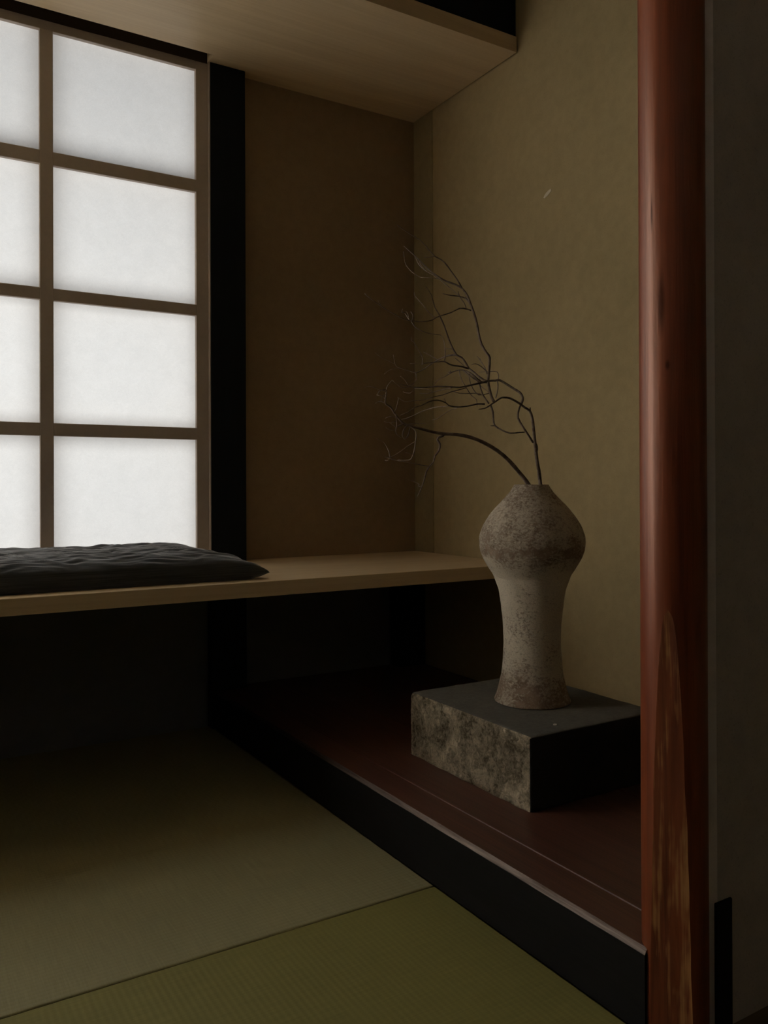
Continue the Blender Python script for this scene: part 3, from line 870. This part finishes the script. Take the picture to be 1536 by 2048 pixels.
    ('A', 0.9, 0.6, [(-4779,-9105,8651),(-4787,-9097,8605),(-4782,-9106,8503),(-4764,-9126,8419),(-4734,-9149,8344),(-4694,-9173,8278),(-4639,-9196,8235),(-4558,-9224,8237),(-4478,-9243,8258),(-4436,-9250,8268),(-4428,-9246,8286),(-4453,-9194,8333),(-4486,-9126,8387),(-4506,-9077,8436),(-4521,-9045,8473)]),
    ('A', 0.7, 0.5, [(-4642,-9263,8247),(-4679,-9216,8256),(-4736,-9173,8263),(-4791,-9152,8260),(-4858,-9140,8255),(-4947,-9131,8251),(-5032,-9114,8253),(-5098,-9079,8273),(-5137,-9039,8293)]),
    ('A', 1.0, 0.8, [(-4375,-8897,8620),(-4345,-8873,8394)]),
    ('A', 0.9, 0.5, [(-4866,-9109,8367),(-5006,-9096,8325),(-5203,-9087,8272),(-5308,-9090,8236),(-5398,-9094,8204),(-5525,-9098,8174),(-5648,-9097,8145),(-5736,-9093,8113),(-5823,-9083,8086),(-5953,-9057,8074),(-6058,-9028,8070)]),
    ('A', 0.8, 0.5, [(-5239,-9230,8345),(-5250,-9085,8335),(-5285,-8936,8329),(-5344,-8853,8308),(-5417,-8807,8283),(-5479,-8777,8266),(-5531,-8745,8256),(-5583,-8691,8260),(-5613,-8633,8268)]),
    ('A', 0.5, 0.4, [(-5417,-8807,8283),(-5459,-8780,8313),(-5520,-8728,8342),(-5572,-8582,8364),(-5609,-8439,8379)]),
    ('A', 1.1, 0.6, [(-4530,-9320,8625),(-4554,-9323,8681),(-4534,-9255,8763),(-4488,-9135,8843),(-4453,-9025,8917),(-4458,-8969,8978),(-4488,-8963,9015)]),
    ('A', 0.6, 0.4, [(-4453,-9025,8917),(-4455,-9006,8972)]),
    ('A', 0.8, 0.5, [(-4554,-9323,8681),(-4574,-9272,8733),(-4677,-9312,8767),(-4797,-9391,8776),(-4895,-9447,8778),(-4963,-9464,8767),(-4990,-9446,8758)]),
    ('A', 0.6, 0.8, [(-4646,-8752,8844),(-4644,-8668,8899),(-4713,-8664,8944),(-4760,-8660,8974),(-4771,-8631,8998)]),
    ('A', 0.8, 0.6, [(-5034,-8856,8672),(-5030,-8813,8660),(-5043,-8779,8654),(-5038,-8799,8684),(-5043,-8846,8712)]),
    ('A', 0.8, 0.6, [(-4987,-8922,8699),(-5092,-8825,8672)]),
    ('A', 0.5, 0.35, [(-5087,-8750,8615),(-5128,-8679,8588),(-5110,-8506,8561),(-5100,-8404,8508),(-5127,-8389,8452)]),
    ('A', 0.8, 0.6, [(-5103,-7723,8801),(-5093,-7733,8744),(-5119,-7781,8669),(-5185,-7833,8607),(-5270,-7884,8552),(-5356,-7902,8504),(-5402,-7876,8476)]),
    ('A', 0.7, 0.5, [(-5402,-7876,8476),(-5448,-7857,8464),(-5541,-7891,8453),(-5643,-7962,8467),(-5742,-8032,8494),(-5811,-8044,8533),(-5830,-7997,8573)]),
    ('A', 0.5, 0.35, [(-5171,-7623,8836),(-5260,-7633,8858),(-5396,-7665,8871),(-5540,-7684,8861),(-5648,-7652,8842),(-5707,-7592,8796),(-5744,-7546,8751)]),
    ('A', 0.5, 0.35, [(-5984,-8823,8357),(-5971,-8741,8426),(-6042,-8773,8486),(-6122,-8818,8516),(-6154,-8807,8539)]),
    ('A', 0.55, 0.4, [(-5171,-7623,8836),(-5270,-7523,8884),(-5395,-7457,8939),(-5414,-7458,8965),(-5432,-7463,8991),(-5574,-7470,9032),(-5743,-7494,9075),(-5854,-7501,9127),(-5917,-7490,9172)]),
    ('A', 0.5, 0.35, [(-5432,-7463,8991),(-5447,-7425,9176)]),
    ('A', 0.5, 0.35, [(-5883,-8855,8342),(-5923,-8884,8281),(-5965,-8840,8229),(-5998,-8762,8240),(-6038,-8718,8262)]),
    ('A', 0.5, 0.35, [(-6015,-9054,8067),(-6119,-9067,8050),(-6221,-9049,8045),(-6278,-9001,8083),(-6319,-8971,8122)]),
    ('A', 0.5, 0.35, [(-5429,-9225,8043),(-5447,-9207,8120)]),
    ('A', 0.5, 0.35, [(-5959,-9196,7969),(-6077,-9147,7993)]),
    ('B', 4.4, 0.8, [(-3535,-9467,6406),(-3578,-9441,6480),(-3637,-9406,6580),(-3702,-9367,6678),(-3774,-9324,6780),(-4004,-9460,6883),(-4119,-9451,6986),(-4236,-9438,7077),(-4359,-9419,7161),(-4499,-9393,7242),(-4642,-9361,7313),(-4778,-9327,7369),(-4911,-9291,7413),(-5044,-9252,7443),(-5171,-9212,7461),(-5287,-9174,7466),(-5400,-9137,7469),(-5512,-9099,7485),(-5626,-9061,7507),(-5753,-9018,7539),(-5876,-8977,7573),(-5987,-8941,7601),(-6075,-8912,7624),(-6118,-8899,7635),(-6146,-8891,7650),(-6185,-8882,7685),(-6230,-8873,7732),(-6285,-8864,7793),(-6338,-8857,7855),(-6367,-8856,7902),(-6395,-8854,7940),(-6442,-8844,7970),(-6486,-8834,7995),(-6503,-8833,8017),(-6510,-8841,8049),(-6515,-8862,8115),(-6519,-8885,8182),(-6521,-8899,8219),(-6527,-8904,8242),(-6541,-8902,8253),(-6566,-8897,8253),(-6612,-8887,8243),(-6657,-8878,8225),(-6678,-8878,8197),(-6688,-8882,8173)]),
    ('B', 0.7, 0.5, [(-6519,-8885,8182),(-6494,-8848,8237),(-6488,-8855,8299),(-6484,-8897,8342),(-6468,-8929,8380),(-6437,-8932,8412),(-6405,-8921,8435)]),
    ('B', 2.2, 0.7, [(-5400,-9137,7469),(-5430,-9130,7433),(-5476,-9112,7417),(-5510,-9096,7395),(-5528,-9087,7366),(-5508,-9099,7327),(-5483,-9111,7279),(-5482,-9106,7219),(-5494,-9091,7157),(-5523,-9066,7105),(-5554,-9043,7056),(-5563,-9038,7001),(-5574,-9035,6948),(-5609,-9023,6906),(-5651,-9012,6864),(-5695,-9011,6809),(-5737,-9020,6748),(-5770,-9041,6686),(-5806,-9070,6621),(-5858,-9104,6549),(-5913,-9139,6482),(-5959,-9168,6428),(-6001,-9193,6382),(-6045,-9215,6339),(-6079,-9229,6308)]),
    ('B', 0.9, 0.7, [(-5651,-9012,6864),(-5712,-9021,6874),(-5803,-9046,6879),(-5930,-9085,6892),(-6061,-9116,6908),(-6163,-9118,6922),(-6249,-9084,6939),(-6335,-8996,6961),(-6404,-8910,6984),(-6433,-8882,7006),(-6441,-8875,7022)]),
    ('B', 0.7, 0.45, [(-6441,-8875,7022),(-6436,-8870,7059),(-6427,-8829,7124),(-6421,-8750,7218),(-6464,-8722,7304),(-6570,-8753,7349),(-6668,-8793,7371)]),
    ('B', 0.6, 0.6, [(-6441,-8875,7022),(-6374,-8888,7050),(-6249,-8853,7102),(-6094,-8774,7169),(-5952,-8718,7240),(-5855,-8732,7301),(-5807,-8779,7343)]),
    ('B', 1.0, 0.5, [(-6075,-8912,7624),(-6019,-8961,7581),(-5986,-9006,7542),(-5973,-9034,7501),(-5973,-9055,7452),(-5986,-9069,7393),(-6002,-9075,7324),(-6011,-9068,7235),(-6009,-9039,7149),(-6005,-9002,7087),(-6004,-8961,7039),(-6004,-8922,7001),(-6020,-8868,6978),(-6066,-8744,6979),(-6116,-8640,6988)]),
    ('B', 0.5, 0.35, [(-6005,-9002,7087),(-6127,-8942,7113)]),
    ('B', 0.6, 0.4, [(-6433,-8882,7006),(-6448,-8848,7012),(-6445,-8786,7020),(-6490,-8805,7034),(-6558,-8875,7046)]),
    ('B', 0.6, 0.4, [(-6433,-8882,7006),(-6485,-8920,6978),(-6531,-8948,6957),(-6513,-8874,6962),(-6477,-8780,6974)]),
    ('B', 0.6, 0.4, [(-5913,-9139,6482),(-5951,-9083,6490)]),
    ('B', 0.6, 0.4, [(-5951,-9083,6490),(-5920,-9067,6520),(-5928,-9039,6545),(-5964,-9037,6561),(-6036,-9075,6575),(-6145,-9142,6597),(-6201,-9146,6615)]),
    ('B', 1.5, 0.7, [(-6146,-8891,7650),(-6219,-8911,7626),(-6325,-8976,7596),(-6388,-9026,7563),(-6428,-9070,7524),(-6448,-9106,7478),(-6436,-9115,7435),(-6389,-9107,7407),(-6342,-9094,7389)]),
    ('B', 1.5, 0.9, [(-6075,-8912,7624),(-6154,-8959,7574),(-6230,-9022,7521),(-6280,-9070,7465),(-6299,-9092,7415),(-6287,-9101,7378),(-6261,-9106,7361),(-6223,-9106,7378),(-6180,-9096,7418),(-6152,-9086,7486),(-6153,-9106,7543)]),
    ('B', 0.8, 0.5, [(-6428,-9070,7524),(-6483,-9097,7509),(-6512,-9041,7506),(-6555,-9017,7530),(-6636,-9077,7549)]),
    ('B', 0.8, 0.5, [(-6273,-8871,7755),(-6366,-8925,7765),(-6460,-8958,7772),(-6490,-8904,7759),(-6505,-8850,7743)]),
    ('B', 0.7, 0.4, [(-6262,-8853,7694),(-6316,-8821,7680),(-6363,-8753,7672),(-6452,-8785,7674),(-6539,-8848,7677)]),
    ('B', 0.7, 0.5, [(-6338,-8857,7855),(-6318,-8914,7917),(-6291,-8907,8003),(-6213,-8809,8082),(-6156,-8735,8139)]),
    ('B', 0.6, 0.5, [(-6388,-9026,7563),(-6344,-8973,7625),(-6324,-8928,7699),(-6364,-8979,7764),(-6401,-9029,7814)]),
    ('B', 0.7, 0.5, [(-6388,-9026,7563),(-6539,-9085,7631)]),
    ('B', 0.5, 0.35, [(-6521,-8899,8219),(-6679,-8940,8238),(-6771,-8901,8278),(-6804,-8847,8303),(-6833,-8810,8313),(-6877,-8788,8300),(-6922,-8792,8280)]),
    ('B', 0.7, 0.5, [(-6519,-8885,8182),(-6563,-8883,8151),(-6662,-8959,8130),(-6746,-9004,8130),(-6761,-8955,8145)]),
    ('B', 0.7, 0.6, [(-6515,-8862,8115),(-6519,-8817,8111),(-6545,-8812,8125),(-6603,-8873,8087),(-6653,-8934,8046)]),
    ('B', 0.7, 0.7, [(-6503,-8833,8017),(-6554,-8804,8042),(-6564,-8722,8057),(-6607,-8721,8041),(-6665,-8769,8017)]),
    ('B', 0.5, 0.35, [(-6075,-8912,7624),(-6015,-8909,7649),(-5906,-8885,7667),(-5746,-8866,7669),(-5643,-8906,7662)]),
]

def tube(bm, pts, r0, r1, ns):
    pts = [Vector(p) for p in pts]
    n = len(pts)
    L = [0.0]
    for i in range(1, n):
        L.append(L[-1] + (pts[i] - pts[i - 1]).length)
    tan = [(pts[min(i + 1, n - 1)] - pts[max(i - 1, 0)]).normalized() for i in range(n)]
    ref = Vector((0, 0, 1)) if abs(tan[0].z) < 0.9 else Vector((1, 0, 0))
    nrm = tan[0].cross(ref).normalized()
    rings = []
    for i in range(n):
        nrm = (nrm - tan[i] * nrm.dot(tan[i])).normalized()
        bi = tan[i].cross(nrm)
        t = L[i] / L[-1]
        r = (r1 + (r0 - r1) * (1 - t ** (2.2 if n > 30 else 1.0))) * (1 + 0.14 * noise.noise(pts[i] * 60))
        rings.append([bm.verts.new(pts[i] + (nrm * math.cos(2 * math.pi * k / ns) + bi * math.sin(2 * math.pi * k / ns)) * r) for k in range(ns)])
    for i in range(n - 1):
        for k in range(ns):
            m = (k + 1) % ns
            bm.faces.new((rings[i][k], rings[i][m], rings[i + 1][m], rings[i + 1][k]))
    bm.faces.new(rings[0][::-1])
    tip = bm.verts.new(pts[-1] + tan[-1] * r1)
    for k in range(ns):
        bm.faces.new((rings[-1][k], rings[-1][(k + 1) % ns], tip))

BL = {'A': 'upright dry branch in the vase with tangled twigs sweeping up to the left',
      'B': 'lower dry branch arching left out of the vase over the bench'}
BO = {}
for key, r0, r1, pts in BRANCHES:
    P3 = [(a / 10000, b / 10000, c / 10000) for a, b, c in pts]
    first = key not in BO
    if first:
        # carry the cut end down inside the neck of the vase
        a, b = Vector(P3[0]), Vector(P3[2])
        dn = (a - b).normalized()
        foot = Vector((VX, VY, 0.50)) + Vector((0.02 if key == 'A' else -0.015, 0.0, 0.0))
        P3 = [tuple(foot), tuple((foot + a) / 2)] + P3
        BO[key] = empty('dry_branch', foot)
        tag(BO[key], BL[key], 'branch')
    bm = bmesh.new()
    tube(bm, P3, max(r0, 0.25 + 0.85 * r0) / 1000, max(r1, 0.3 + 0.75 * r1) / 1000, 10 if r0 > 1.4 else 6)
    keep(finish('stem' if first else 'twig', bm, MAT['stem'] if r0 > 1.25 else MAT['twig'], smooth=True), BO[key])
